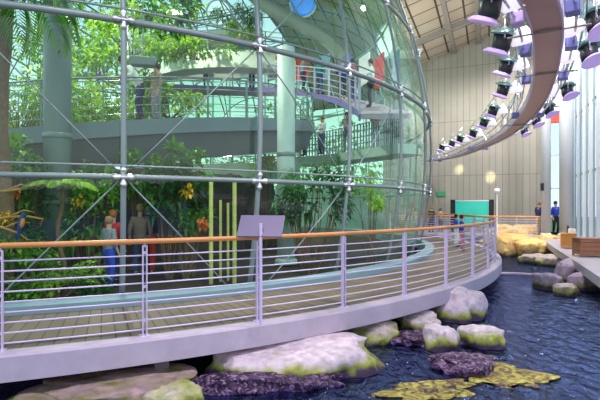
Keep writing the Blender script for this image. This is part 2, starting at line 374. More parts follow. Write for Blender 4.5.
# water, cut back from under the dome
mb = MB(); a = [ring(t, 13.45, WATER) for t in range(-125, 41, 3)]
out_ = [B(2.6, 24, WATER), B(2.6, 4.2, WATER), V((9.0, 1.4, WATER)), V((-13, 1.4, WATER))]
mb.add(a+[B(-2.5, 24, WATER)]+out_, [tuple(range(len(a)+1+len(out_)))])
w = mb.build('pond_water', WATERM); tag(w, 'dark blue and violet rippled pond water beneath the curved walkway', 'water', kind='stuff')
mb = MB(); mb.arc(-125, 60, [(13.2, -1.25), (13.45, -1.25), (13.45, -.28), (13.2, -.28)]); struct('wall_under_deck', mb, CONCD)

# ------------------------------------------------------------ walkway
wk = thing('curved_walkway', 'curved concrete and timber walkway wrapping around the glass dome over the pond', 'walkway', ring(-60, 14, -.27))
MB().arc(-125, 50, [(13.0, -.27), (14.95, -.27), (14.95, -.02), (14.93, 0.0), (14.72, 0.0), (14.70, -.04), (13.0, -.04)], 220).build('slab', CONC, wk)
MB().arc(-125, 50, [(13.05, -.04), (14.69, -.04), (14.69, -.012), (13.05, -.012)], 220).build('decking', DECK, wk)
MB().arc(-125, 50, [(12.75, -.2), (13.06, -.2), (13.04, .10), (12.98, .13), (12.75, .13)], 220).build('curb', CURB, wk)
for a in range(-120, 50, 8):
    p = ring(a, 14.1); MB().box((p.x, p.y, -.34), (1.3, .16, .16), R(a)).build('joist', CONCD, wk)

def post(root, p, ang, h, mat=LILAC, w=.05):
    o = V((cos(ang), sin(ang), 0)); t = V((-sin(ang), cos(ang), 0)); m = MB()
    for s in (-1, 1): m.box(p+t*(s*.021)+V((0, 0, h/2)), (w, .012, h), ang)
    for z in (.18, .55, .92): m.box(p+V((0, 0, h*z)), (w*.6, .034, .03), ang)
    m.box(p+V((0, 0, .008)), (.12, .10, .016), ang)
    m.tube([p+V((0, 0, h-.02)), p+V((0, 0, h+.04))], .012, 8)
    return m.build('post', mat, root)
A_POST = -84.0
rl = thing('walkway_railing', 'long curved railing with orange timber handrail and lilac steel rods', 'railing', ring(-60, 14.8, 0))
RR = 14.80
p1 = V((-1.76, 5.11)); a_ref = math.degrees(atan2(5.11-CY, -1.76-CX))
step = math.degrees(1.40/RR)
a = a_ref-6*step
posts = []
while a < 36: posts.append(a); a += step
for a in posts: post(rl, ring(a, RR, 0), R(a), 1.04)
N_ = 200
A0, A1 = posts[0]-3, posts[-1]
def rarc(r, z): return [ring(A0+(A1-A0)*i/N_, r, z) for i in range(N_+1)]
MB().tube(rarc(RR, 1.085), .030, 10).build('handrail', WOOD, rl, smooth=True)
for i in range(9): MB().tube(rarc(RR-.03, .075+i*.106), .0095, 6).build('rod', LILAC, rl, smooth=True)
# far straight fence
ff = thing('platform_railing', 'straight timber topped railing on the far platform behind golden rocks', 'railing', B(-.7, 23.75, 0))
for w in (-3.3, -2.4, -1.5, -.6, .3, 1.2, 2.05): post(ff, B(w, 23.75, 0), pi/2-AX, .9, LILAC, .06)
MB().tube([B(-3.4, 23.75, .95), B(2.15, 23.75, .95)], .035, 8).build('handrail', WOOD, ff)
for i in range(7): MB().tube([B(-3.4, 23.72, .1+i*.12), B(2.15, 23.72, .1+i*.12)], .009, 6).build('rod', LILAC, ff)
# sign on the railing
q = P(261, 322, 5.72); q.z = 0
sg = thing('information_sign', 'slanted mauve information sign fixed on a slim stand at the railing', 'sign', (q.x, q.y-.10, 0))
Mx = Matrix.Rotation(R(-10), 3, 'Z') @ Matrix.Rotation(R(-38), 3, 'X')
MB().box((q.x+.005, q.y-.06, 1.235), (.58, .022, .33), rot=Mx).build('panel', SIGNM, sg, bevel=.006)
MB().tube([(q.x+.01, q.y-.15, .0), (q.x+.01, q.y-.15, 1.275)], .020, 10).build('stand', LILAC, sg)
MB().box((q.x+.01, q.y-.08, 1.13), (.045, .13, .07)).build('bracket', LILAC, sg, bevel=.004)

# ------------------------------------------------------------ dome
dm = thing('glass_dome', 'giant spherical glass rainforest dome with steel ribs beside the walkway', 'dome', (CX, CY, -.39))
def sph(a, ph, r=RS): a = R(a); ph = R(ph); return V((CX+r*cos(ph)*cos(a), CY+r*cos(ph)*sin(a), ZS+r*sin(ph)))
RNG = [-16.15+10.5*k for k in range(11)]            # ring elevations
RNG = [r for r in RNG if r < 89]
mb = MB(); na = 108; phs = []
for i in range(len(RNG)-1): phs += [RNG[i], RNG[i]+5.25]
phs += [RNG[-1], 89.9]
for ph in phs:
    for j in range(na): mb.v.append(tuple(sph(-65.2+j*360/na, ph, RS-.10)))
for i in range(len(phs)-1):
    for j in range(na): mb.f.append((i*na+j, i*na+(j+1) % na, (i+1)*na+(j+1) % na, (i+1)*na+j))
mb.build('glass_shell', GLASS, dm, smooth=True)
for i, ph in enumerate(RNG[1:]):
    m = MB(); r = RS+.03; th = .042 if i != 1 else .056
    m.tube([sph(t*2.5, ph, r) for t in range(145)], th, 8, False)
    m.tube([sph(t*2.5, ph+.75, r+.03) for t in range(145)], .018, 6, False)
    m.build('ring_beam', STEEL, dm, smooth=True)
DIAG = 0
mer = [-65.2+10*k for k in range(36)]
for a in mer:
    m = MB(); m.tube([sph(a, -16.15+t*(84+16.15)/30, RS+.03) for t in range(31)], .046 if a < -50 else .036, 8)
    mm = m.build('mullion', STEEL, dm, smooth=True)
    if -110 < ((a+180) % 360)-180 < 20:
        for ph in RNG[1:5]:
            m = MB(); k_ = [-.75, -.6, -.45, -.2, 0, .2, .45, .6, .75]; rr_ = [.01, .055, .06, .03, .05, .03, .06, .055, .01]
            m.tube([sph(a+q_, ph, RS+.07) for q_ in k_], rr_, 8); m.tube([sph(a, ph+q_, RS+.07) for q_ in k_], [x*.9 for x in rr_], 8)
            m.build('clamp', CHROME, mm, smooth=True)
for a in [x for x in mer if -110 < ((x+180) % 360)-180 < -40]:
    for i in range(3):
        for s in ((mer.index(a)+i+DIAG) % 2,):
            pa = [sph(a+10*t/4, (RNG[i]+10.5*(t/4 if s else 1-t/4)), RS-.02) for t in range(5)]
            MB().tube(pa, .013, 6).build('brace_rod', STEEL, dm, smooth=True)
# ------------------------------------------------------------ inside the dome
def gnd(x, y): return -.15
mb = MB(); mb.lathe([(12.3, -.4), (12.3, -.16), (6, -.1), (.1, -.1)], 64, None, (CX, CY, 0)); struct('floor_dome', mb, SOIL, smooth=False)
# dark planted rock wall
mb = MB(); nA = 160; prof = [-.1, .4, .9, 1.4, 1.9, 2.3, 2.55]
for i in range(nA+1):
    for k, z in enumerate(prof):
        a = -180+i*225/nA; rr = 6.9+.35*noise.noise(V((a*.12, z*1.3, 0)))+.2*noise.noise(V((a*.5, z*3, 4)))-(.5 if k == len(prof)-1 else 0); mb.v.append(tuple(ring(a, rr, z+.12*noise.noise(V((a*.3, 0, 9))))))
for i in range(nA):
    for k in range(len(prof)-1): b_ = i*len(prof)+k; mb.f.append((b_, b_+len(prof), b_+len(prof)+1, b_+1))
rw = mb.build('planted_rock_wall', ROCKW, smooth=True); tag(rw, 'dark brown curved rock wall behind the lower plants in the dome', 'wall')
# spiral ramp
def spiral(pts, prof, n=90):
    """smooth path through control points (x,y,z) and its outward sweep"""
    P_ = [V(p) for p in pts]; out = []
    P_ = [P_[0]*2-P_[1]]+P_+[P_[-1]*2-P_[-2]]; seg = len(P_)-3
    for i in range(n+1):
        t = i/n*seg; k = min(int(t), seg-1); t -= k; a, b, c, d = P_[k:k+4]
        out.append(.5*((2*b)+(c-a)*t+(2*a-5*b+4*c-d)*t*t+(3*b-a-3*c+d)*t**3))
    path = []
    for i, p in enumerate(out):
        d = out[min(i+1, n)]-out[max(i-1, 0)]; o = V((d.y, -d.x, 0)).normalized(); path.append((p, o))
    return path
def rampz(a): return 3.52+.021*(a+62)
def cp(a0, a1, s, r, dz=0): return [ring(a, r, rampz(a)+dz) for a in range(a0, a1+1, s)]
rpath = spiral(cp(-170, 60, 10, 8.6), None, 160)
rp = thing('spiral_ramp', 'grey curved visitor ramp with steel rails sweeping across the dome interior', 'ramp', ring(-60, 7.8, 2.0))
MB().sweep(rpath, [(-1.7, -.12), (0, -.12), (0, 0), (-1.7, 0)]).build('ramp_deck', CONC, rp)
MB().sweep(rpath, [(0, -.34), (.08, -.34), (.08, .04), (0, .04)]).build('fascia', RAMP, rp)
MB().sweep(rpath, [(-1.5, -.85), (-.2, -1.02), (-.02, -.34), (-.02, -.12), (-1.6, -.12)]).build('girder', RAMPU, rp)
for q_ in range(5):
    MB().tube([p+o*.02+V((0, 0, .2+q_*.2)) for p, o in rpath], .012, 5).build('rail', CHROME, rp)
MB().tube([p+o*.02+V((0, 0, 1.08)) for p, o in rpath], .025, 6).build('handrail', STEEL, rp)
for i in range(0, 161, 6):
    p, o = rpath[i]; MB().box(p+o*.02+V((0, 0, .53)), (.06, .03, 1.1), atan2(o.y, o.x)).build('post', STEEL, rp)
# upper violet walkway
up = [(-13.5, 25.5, 9.2), (-8, 24.3, 8.1), (-3.5, 23.5, 7.65), (-.8, 21.5, 7.05), (1.2, 18.3, 5.9), (1.9, 15.2, 4.75), (1.7, 12.6, 4.05)]
upath = spiral(up, None, 90)
uw = thing('upper_walkway', 'violet edged upper walkway crowded with visitors curving down to the right of the dome', 'walkway', (-1, 20, 6.5))
MB().sweep(upath, [(-1.4, -.15), (0, -.15), (0, 0), (-1.4, 0)]).build('walkway_deck', CONC, uw)
MB().sweep(upath, [(0, -.2), (.06, -.2), (.06, .02), (0, .02)]).build('fascia', PURP, uw)
for q_ in range(4): MB().tube([p+o*.03+V((0, 0, .22+q_*.24)) for p, o in upath], .016, 5).build('rail', LILAC, uw)
MB().tube([p+o*.03+V((0, 0, 1.12)) for p, o in upath], .03, 6).build('handrail', LILAC, uw)
for i in range(0, 91, 5):
    p, o = upath[i]; MB().box(p+o*.03+V((0, 0, .53)), (.06, .05, 1.1), atan2(o.y, o.x)).build('post', LILAC, uw)
pc = [('blue', PLATEB), ('white', WHITE), ('red', REDM), ('pale blue', PLATEG)]
for k_, i in enumerate((28, 37, 45, 51, 57, 63, 69, 78)):
    p, o_ = upath[i]; q_ = p-o_*1.2; nm, mt_ = pc[k_ % 4]; a_ = atan2(o_.y, o_.x)
    t = thing('exhibit_panel', nm+' exhibit panel on the violet edged walkway, '+['first', 'second', 'third', 'fourth', 'fifth', 'sixth', 'seventh', 'eighth'][k_]+' along it from the left', 'panel', q_, 'exhibit panels on the upper walkway')
    MB().box(q_+V((0, 0, 1.25)), (.06, .9, 1.15), a_).build('board', mt_, t)
    for s_ in (-1, 1): MB().box(q_+V((-sin(a_)*.4*s_, cos(a_)*.4*s_, .34)), (.05, .05, .68), a_).build('leg', STEEL, t)
# hall floors and balconies beyond (set in the glazed hall behind the dome)
def balcony(label, pts, z0, h, mat, depth=1.6, name='balcony', every=5):
    path = spiral([(p.x, p.y, 0) for p in pts], None, 40)
    t = thing(name, label, 'balcony', (pts[len(pts)//2].x, pts[len(pts)//2].y, z0))
    MB().sweep([(p+V((0, 0, z0)), o) for p, o in path], [(-depth, 0), (0, 0), (0, h), (-depth, h)]).build('slab', mat, t)
    for k_ in range(4): MB().tube([p+o*-.05+V((0, 0, z0+h+.25+k_*.25)) for p, o in path], .02, 5).build('rail', CHROME, t)
    for i in range(0, 41, every):
        p, o = path[i]; MB().box(p+o*-.05+V((0, 0, z0+h+.5)), (.04, .05, 1.0), atan2(o.y, o.x)).build('post', STEEL, t)
    return t
balcony('pale green curved planter band under the grey ramp', [P(120, 165, 19), P(180, 165, 17.5), P(240, 165, 16.8), P(300, 165, 17.2)], 2.45, .62, MINT, .5)
balcony('cream upper gallery slab behind hanging leaves high in the dome', [P(135, 60, 24.5), P(180, 60, 22.5), P(235, 60, 22), P(283, 60, 22.5)], 8.25, .85, CREAM, 1.0)
balcony('cream top gallery slab under the white round skylight', [P(140, 40, 26), P(190, 40, 24), P(240, 40, 23.2), P(262, 40, 23.2)], 10.1, .55, CREAM, 1.0)
g0, g1 = P(132, 40, 25.2), P(262, 40, 24.0); gw = thing('gallery_wall', 'cream gallery wall with tall blue tinted windows high behind the dome plants', 'wall', (g0.x, g0.y, 8.6))
dv = (g1-g0); dv.z = 0; ga = atan2(dv.y, dv.x); gl = dv.length
MB().box(V(((g0.x+g1.x)/2, (g0.y+g1.y)/2+.3, 9.7)), (gl, .2, 2.6), ga).build('wall_panel', CREAM, gw)
for i in range(9):
    c = g0+dv*((i+.5)/9); m = MB().box((c.x, c.y+.16, 9.75), (gl/9*.62, .06, 1.3), ga); m.build('window', PLATEG if i % 3 else REFL, gw)
balcony('pale green lower gallery with crowded rail at the right of the dome', [P(292, 140, 20.5), P(330, 141, 19), P(370, 146, 17), P(398, 154, 15.6)], 3.3, .35, MINT, 1.3, every=1)
def column(name, label, px, d, r, z0, z1, mat, bands=()):
    p = P(px, 200, d); t = thing(name, label, 'column', (p.x, p.y, z0))
    MB().lathe([(r, z0), (r, z1)], 28, None, (p.x, p.y, 0)).build('shaft', mat, t, smooth=True)
    MB().lathe([(r*1.25, z0), (r*1.25, z0+.12), (r*1.04, z0+.16)], 28, None, (p.x, p.y, 0)).build('base_ring', mat, t, smooth=True)
    for z in bands: MB().lathe([(r*1.02, z), (r*1.08, z+.02), (r*1.08, z+.10), (r*1.02, z+.12)], 28, None, (p.x, p.y, 0)).build('collar', STEEL, t, smooth=True)
    return t
column('grey_column', 'thick grey steel column inside the dome behind the left palm', 57.5, 9.6, .27, -.1, 11, COLG, (2.9, 1.5))
column('pale_column', 'pale teal round column inside the dome behind the sign', 286, 12.2, .24, -.1, 5.75, COLP, (2.8,))
column('slim_column', 'slim grey column standing beyond the upper plants in the dome', 128, 19, .12, -.1, 10, COLG)
column('white_pillar', 'slim white pillar in front of the far bright window', 546, 21.5, .20, 0, 12.4, COLW)
column('white_column', 'thick white column at the corner of the finned glass wall', 566.5, 21.2, .30, 0, 12.6, COLW)
# duct arch
m = MB(); pth = spiral([P(235, -22, 21), P(268, 6, 21), P(300, 24, 21), P(325, 38, 21), P(339, 52, 21), P(344, 68, 21)], None, 40)
o = m.tube([p for p, _ in pth], .34, 14).build('curved_duct', plain('olive grey duct', (.34, .38, .30), .5), smooth=True); tag(recentre(o), 'thick olive grey curved duct arching below the roof inside the dome', 'duct')
# hanging lamp box
p = P(143, 62, 11.5); t = thing('hanging_lamp', 'dark box shaped lamp hanging high inside the dome', 'lamp', p)
MB().box(p, (.62, .3, .22), .25).build('housing', STEELD, t, bevel=.02)
MB().tube([p+V((0, 0, .1)), p+V((0, 0, 5))], .015, 6).build('rod', STEEL, t)
# ladder-like screens of poles: bamboo
for (px, y0, y1, d, lab) in ((211, 182, 295, 9.2, 'leftmost tall yellow bamboo pole in the dome'), (220.5, 200, 296, 9.5, 'short thin yellow bamboo pole second from the left'), (228, 203, 296, 9.6, 'thinner yellow bamboo pole, the third from the left'), (234.5, 181, 292, 9.3, 'rightmost tall yellow bamboo pole in the dome')):
    a_, b_ = P(px, y0, d), P(px, y1, d); b_.z = -.12; m = MB(); r = .042 if y0 < 190 else .028
    n = 9; pts = []; rs = []
    for i in range(n):
        z = b_.z+(a_.z-b_.z)*i/n
        for dz, rr in ((0, 1.12), (.03, 1.0), ((a_.z-b_.z)/n-.03, 1.0)): pts.append(V((a_.x, a_.y, z+dz))); rs.append(r*rr)
    pts.append(a_); rs.append(r)
    tag(recentre(m.tube(pts, rs, 10).build('bamboo_pole', BAMB, smooth=True)), lab, 'bamboo', 'bamboo poles')

# ------------------------------------------------------------ plants
def rv(): return V((random.uniform(-1, 1), random.uniform(-1, 1), random.uniform(-1, 1)))
def leaf(mb, p, d, l, w, droop=.3):
    d = d.normalized(); s = d.cross(V((0, 0, 1)))
    s = s.normalized() if s.length > .05 else V((1, 0, 0)); n = s.cross(d).normalized()
    m1 = p+d*l*.45+n*l*.06; tip = p+d*l-V((0, 0, l*droop)); f = n*w*.22
    mb.add([p, m1+s*w/2+f, tip, m1-s*w/2+f, m1], [(0, 1, 4), (0, 4, 3), (1, 2, 4), (4, 2, 3)])
def bush(loc, size, n, ll, mat, label, kind='broad', name='leafy_bush', group=None, cat='plant', stem=True, base=None):
    loc = V(loc); bz = loc.z-size[2] if base is None else base
    t = thing(name, label, cat, (loc.x, loc.y, bz), group); fo = MB(); st = MB()
    k = max(4, n//45); tips = [loc+V([a*b for a, b in zip(rv(), size)])*.85 for _ in range(k)]
    for tp in tips:
        b0 = V((loc.x+(tp.x-loc.x)*.15, loc.y+(tp.y-loc.y)*.15, bz)); mid = (b0+tp)/2+V((tp.x-loc.x, tp.y-loc.y, 0))*.1
        st.tube([b0, mid, tp], [.022, .015, .006], 5)
    for i in range(n):
        c = random.choice(tips); v = rv()
        while v.length > 1 or v.length < .2: v = rv()
        p = c+V([a*b for a, b in zip(v, size)])*.42
        d = (p-loc); d = V((d.x, d.y, d.z*.6+.1)).normalized()*.8+rv()*.6
        if kind == 'broad': leaf(fo, p, d, ll*random.uniform(.6, 1.3), ll*random.uniform(.35, .55), random.uniform(0, .5))
        else: leaf(fo, p, d, ll*random.uniform(.8, 1.6), ll*.14, random.uniform(.1, .9))
    fo.build('foliage', LF[mat], t); st.build('stem', BARK, t)
    return t
def frond(mb, base, d, l, w=.5, droop=.9, nl=26, lw=.035):
    d = V(d).normalized(); pts = []; p = V(base)
    for i in range(nl+1):
        t = i/nl; dd = (d+V((0, 0, -droop*t*t*1.6))).normalized(); pts.append(p.copy()); p = p+dd*(l/nl)
    mb.tube(pts, [.014*(1-i/(nl+4)) for i in range(nl+1)], 4)
    for i in range(2, nl+1):
        t = i/nl; dd = (pts[min(i+1, nl)]-pts[i-1]).normalized(); s = dd.cross(V((0, 0, 1))); s = s.normalized() if s.length > .1 else V((1, 0, 0))
        lw_ = w*sin(pi*min(1, t*.82+.14))
        for sg_ in (-1, 1):
            leaf(mb, pts[i], dd*.75+s*sg_+V((0, 0, -.15)), lw_, lw*1.6, .35)
def palm(label, base, crown, fronds, mat='mid', trunk=.1, name='palm', group=None):
    base = V(base); crown = V(crown); t = thing(name, label, 'palm', base, group)
    pts = [base.lerp(crown, i/12)+V((.06*sin(i*.7), 0, 0)) for i in range(13)]
    MB().tube(pts, [trunk*(1.15 if i % 2 else 1)*(1-.25*i/12) for i in range(13)], 9).build('trunk', BARK, t, smooth=True)
    for (d, l, dr) in fronds:
        m = MB(); frond(m, pts[-1], d, l, l*.27, dr); m.build('frond', LF[mat], t)
    return t
# the left palm whose trunk rises along the picture edge and whose fronds hang down
palm('tall palm with brown trunk and drooping fronds at the left edge', (P(3, 200, 8.0).x, 8.0, -.15), P(5, -35, 8.0),
     [((.6, -.2, .25), 2.3, 1.5), ((.35, -.7, .1), 2.1, 2.0), ((.9, .3, .5), 2.1, 1.3), ((-.5, -.3, .4), 2, 1.2), ((.15, .6, .5), 2.0, 1.3), ((.7, -.6, .5), 2.5, 1.7), ((.32, -.2, -.5), 1.9, 1.5), ((.42, -.1, -.3), 2.1, 1.9), ((.2, -.1, -.8), 1.7, 1), ((-.2, -.1, -.7), 1.6, 1), ((.55, 0, -.2), 2.0, 2.2)], 'mid', .13)
m = MB(); t = thing('hanging_palm_fronds', 'cluster of green palm fronds hanging from above beside the grey column', 'palm', P(87, -12, 8.2))
for d in ((.4, 0, .1), (-.4, 0, .1), (.1, -.4, .1), (.8, -.1, .3), (-.1, .1, 0)):
    m = MB(); frond(m, P(84, -14, 8.2), d, .95, .3, 1.8, 16); m.build('frond', LF['mid'], t)
palm('small yellow green fan palm in front of the grey column', (P(62, 190, 8.6).x, 8.6, -.15), P(60, 186, 8.6),
     [((1, -.1, .3), .75, .9), ((-1, -.1, .3), .8, .8), ((.6, -.6, .4), .6, .8), ((-.5, -.6, .3), .6, .8), ((.1, -1, .4), .6, 1), ((.1, .8, .6), .6, 1)], 'lime', .05, 'fan_palm')
G1 = 'plants inside the dome'
spec = [
 # px, py, d, (rx,ry,rz), n, leaf length, material, kind, label
 (10, 170, 8.8, (.8, .6, .55), 420, .24, 'mid', 'broad', 'mid green bush around the palm trunk at the left edge'),
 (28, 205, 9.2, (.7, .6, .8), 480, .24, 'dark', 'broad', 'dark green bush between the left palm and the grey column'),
 (8, 232, 8.2, (.6, .5, .5), 300, .20, 'mid', 'broad', 'bush behind the handrail at the far left'),
 (20, 280, 7.9, (.8, .5, .55), 480, .17, 'mid', 'broad', 'low leafy shrub seen through the rods at the far left'),
 (60, 285, 8.0, (.65, .4, .45), 380, .15, 'lime', 'broad', 'low pale green shrub seen through the rods under the grey column'),
 (92, 292, 8.3, (.45, .4, .35), 240, .14, 'dark', 'broad', 'low dark shrub through the rods left of the blue visitor'),
 (92, 212, 9.4, (.5, .5, .9), 420, .22, 'mid', 'broad', 'climbing bush right of the grey column'),
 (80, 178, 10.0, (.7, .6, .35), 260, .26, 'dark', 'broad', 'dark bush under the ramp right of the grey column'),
 (140, 172, 10.5, (.55, .5, .45), 320, .26, 'mid', 'broad', 'green bush just right of the nearest steel mullion'),
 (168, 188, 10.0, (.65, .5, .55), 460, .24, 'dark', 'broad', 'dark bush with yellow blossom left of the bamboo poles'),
 (192, 168, 10.3, (.5, .5, .45), 300, .24, 'mid', 'broad', 'bush under the ramp above the bamboo poles'),
 (185, 215, 9.9, (.45, .4, .3), 200, .2, 'mid', 'broad', 'small bush just left of the first bamboo pole'),
 (312, 195, 10.6, (.75, .5, .75), 520, .22, 'dark', 'broad', 'dark green bush right of the sign under the steel ring'),
 (302, 176, 11.0, (.55, .5, .4), 260, .22, 'mid', 'blade', 'spiky green bush below the pale planter band'),
 (370, 190, 11.9, (.35, .4, .5), 200, .18, 'lime', 'broad', 'small lime bush near the right end of the dome'),
 (40, 85, 15, (1.3, 1.2, 1.9), 700, .34, 'lime', 'broad', 'sunlit lime tree behind the ramp at the left'),
 (18, 110, 13, (1.2, 1.0, .9), 500, .3, 'mid', 'blade', 'grassy tree behind the ramp rails at the left'),
 (92, 80, 19, (1.6, 1.4, 2.4), 700, .4, 'lime', 'broad', 'pale lime tree far behind the grey column'),
 (95, 112, 16, (1.5, 1, .8), 420, .32, 'lime', 'broad', 'lime shrub behind the ramp rails beside the grey column'),
 (136, 100, 13.5, (.9, .6, .75), 460, .26, 'mid', 'broad', 'green shrub around the leaning visitor on the ramp'),
 (170, 102, 14.2, (1.0, .7, .5), 420, .26, 'lime', 'broad', 'lime shrub right of the leaning visitor on the ramp'),
 (132, 32, 13.0, (.9, .6, .7), 190, .24, 'lime', 'broad', 'sparse leafy branch behind the nearest mullion near the top'),
 (168, 14, 14.0, (1.0, .6, .5), 260, .28, 'mid', 'broad', 'hanging green plant at the top above the steel ring'),
 (200, 44, 20.5, (1.4, .8, .7), 260, .32, 'lime', 'broad', 'sparse plant in front of the cream gallery'),
 (176, 30, 20.5, (1.4, .8, 1.2), 300, .34, 'lime', 'broad', 'pale green climber left of the cream gallery'),
 (232, 17, 22.3, (.8, .5, .6), 260, .32, 'mid', 'blade', 'spiky planter plant below the white round skylight'),
 (250, 13, 22.3, (.7, .5, .6), 240, .34, 'mid', 'blade', 'palm like planter plant near the top beside the mullion'),
 (243, 30, 21.5, (.7, .5, .4), 200, .3, 'lime', 'broad', 'lime planter plant spilling over the top gallery'),
 (150, 8, 25, (2.6, 1.4, 1.0), 380, .45, 'lime', 'broad', 'tree crown far away at the top of the dome'),
 (100, 35, 27, (2.0, 1.6, 2.2), 420, .45, 'lime', 'broad', 'faint tree far away between column and mullion'),
 (265, 168, 15.2, (.6, .4, .3), 140, .24, 'lime', 'broad', 'small sunlit shrub in front of the pale planter band'),
 (40, 150, 11.5, (.6, .5, .35), 160, .26, 'mid', 'blade', 'spiky plant under the ramp left of the grey column'),
]
for (px, py, d, sz, n, ll, mt, kd, lb) in spec:
    p = P(px, py, d)
    if py > 120: base = -.15
    elif d < 17: base = None
    else: base = None
    bush(p, sz, int(n*1.35), ll, mt, lb, kd, name='leafy_bush' if kd == 'broad' else 'spiky_plant', base=base)
for (px, py, d, mt, lb, r) in ((187, 191, 9.6, FLOW, 'yellow blossom cluster on the dark bush left of the bamboo', .11), (78, 202, 9.2, FLOW, 'yellow blossom cluster beside the grey column', .10), (5, 218, 7.9, FLOW, 'yellow blossom cluster at the left edge', .09), (203, 224, 9.4, FLOR, 'orange blossom cluster by the foot of the first bamboo pole', .10), (10, 192, 8.2, FLOR, 'orange leaf cluster at the left palm', .1)):
    c = P(px, py, d); m = MB()
    for i in range(60): leaf(m, c+rv()*r, rv(), .1, .06, .2)
    tag(recentre(m.build('blossom_cluster', mt)), lb, 'flowers')
# orange bare branches at left
for (pts, lb) in (([(-20, 222, 7.7), (8, 217, 7.8), (26, 216, 7.9), (43, 219, 7.9), (40, 226, 7.9)], 'upper bare orange branch at the left edge above the handrail'),
                  ([(-18, 190, 7.9), (5, 191, 7.9), (20, 189, 8)], 'short bare orange branch near the palm trunk'),
                  ([(-15, 224, 7.6), (4, 228, 7.7), (18, 233, 7.8), (28, 240, 7.8)], 'lower bare orange branch at the left edge above the handrail')):
    m = MB().tube([P(*p) for p in pts], [.03, .026, .02, .015, .008][:len(pts)], 7)
    a_ = P(*pts[1]); m.tube([a_, a_+V((.25, .05, .12)), a_+V((.4, .1, .08))], [.018, .012, .005], 6)
    tag(recentre(m.build('bare_branch', BRANCH, smooth=True)), lb, 'branch')
# macaw perched on the lower branch
p = P(21, 229, 7.72); bd = thing('macaw', 'blue backed macaw with orange breast perched on a branch at the left', 'bird', p)
MB().lathe([(.003, -.30), (.02, -.22), (.03, -.12), (.055, -.04), (.062, .04), (.045, .10), (.038, .13), (.045, .165), (.03, .2), (.004, .215)], 14, Matrix.Rotation(R(14), 3, 'Y'), p+V((0, 0, .08))).build('body', plain('blue feathers', (.01, .05, .22), .6), bd, smooth=True)
MB().lathe([(.003, -.06), (.035, 0), (.04, .06), (.02, .12), (.003, .13)], 12, Matrix.Rotation(R(14), 3, 'Y'), p+V((.03, -.03, .06))).build('breast', plain('orange feathers', (.75, .22, .03), .6), bd, smooth=True)
MB().lathe([(.016, 0), (.012, .02), (.002, .04)], 8, Matrix.Rotation(R(110), 3, 'Y'), p+V((.085, -.01, .245))).build('beak', BLACK, bd, smooth=True)

# outdoor trees beyond the glazed wall
def tree(loc, h, r, mat, label, n=420, ll=.8):
    loc = V(loc); t = thing('tree', label, 'tree', loc, None); fo = MB()
    for i in range(n):
        v = rv()
        while v.length > 1: v = rv()
        leaf(fo, loc+V((v.x*r, v.y*r*.7, h*.62+v.z*h*.38)), v+rv()*.6, ll*random.uniform(.6, 1.2), ll*.5, .2)
    fo.build('crown', LF[mat], t); MB().tube([loc, loc+V((.2, 0, h*.6))], [.3, .15], 8).build('trunk', BARK, t)
for i, (w, h, r, mt, lb) in enumerate(((-33, 15, 4.2, 'lime', 'outdoor tree furthest left beyond the glazed wall'), (-26.5, 12, 3.6, 'mid', 'second outdoor tree from the left beyond the glazed wall'), (-20, 16, 3.8, 'lime', 'tall outdoor tree beyond the glazed wall behind the gallery'), (-13.5, 12, 3.6, 'lime', 'outdoor tree beyond the glazed wall, rightmost behind the dome'))):
    tree(B(w, 44+i % 2*2, -1.6), h, r, mt, lb)
for i, (w, u, lb) in enumerate(((9, 30, 'outdoor shrub tree beyond the finned glass wall, the furthest'), (9.5, 25, 'outdoor shrub tree beyond the middle of the finned glass wall'))):
    tree(B(w, u, -1.6), 6.5, 2.2, ('gold', 'mid')[i], lb, 300, .6)

# ------------------------------------------------------------ rocks
def rock(loc, size, mat, label, seed, rz=0, flat=.35, group=None, rough=.22, top=9):
    import bmesh
    bm = bmesh.new(); bmesh.ops.create_icosphere(bm, subdivisions=5, radius=1)
    off = V((seed*3.1, seed*1.7, seed*.9)); Mz = Matrix.Rotation(rz, 3, 'Z')
    for v in bm.verts:
        c = v.co.copy(); n = noise.noise(c*1.1+off)*.34+noise.noise(c*2.6+off)*rough*.6+noise.noise(c*6+off)*.05+noise.noise(c*14+off)*.018
        c = c*(1+n)
        if c.z > flat: c.z = flat+(c.z-flat)*.28
        c.z = min(c.z, top+.25*(c.z-top)) if c.z > top else c.z
        if c.z < -.6: c.z = -.6+(c.z+.6)*.3
        v.co = Mz @ V((c.x*size[0], c.y*size[1], c.z*size[2]))
    me = bpy.data.meshes.new('rock'); bm.to_mesh(me); bm.free(); me.materials.append(mat)
    me.polygons.foreach_set('use_smooth', [True]*len(me.polygons))
    o = bpy.data.objects.new('rock', me); C.objects.link(o); o.location = V(loc); return tag(o, label, 'rock', group)
def atz(px, py, z): d = F*(EYE-z)/(py-HY); return V(((px-300)/F*d, d, z))
def rk(px, py, wpx, ztop, dep, mat, label, seed, rz=0, flat=.35, **k):
    """px,py: waterline centre of the rock front"""
    p = atz(px, py, WATER); d = p.y; w = wpx/F*d/2; h = ztop-WATER
    return rock((p.x, p.y+dep*.8, WATER+h*.15-.02), (w, dep, max(.3, h/ (flat+.16))), mat, label, seed, rz, flat, **k)
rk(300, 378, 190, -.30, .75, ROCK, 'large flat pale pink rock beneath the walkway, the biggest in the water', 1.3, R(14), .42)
rk(100, 412, 170, -.40, .45, ROCK_SHADED, 'wide mauve brown rock in the shade under the left of the walkway', 5.1, R(5), .5, rough=.5)
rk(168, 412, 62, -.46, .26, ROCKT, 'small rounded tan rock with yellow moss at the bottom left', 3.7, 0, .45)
rk(20, 424, 80, -.44, .35, ROCK_SHADED, 'dark mauve rock in the bottom left corner', 9.2, 0, .4)
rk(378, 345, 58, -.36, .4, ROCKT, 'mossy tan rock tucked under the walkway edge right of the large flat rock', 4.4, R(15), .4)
rk(424, 333, 44, -.36, .45, ROCK, 'pale rock against the walkway between two mossy rocks', 5.2, 0, .4)
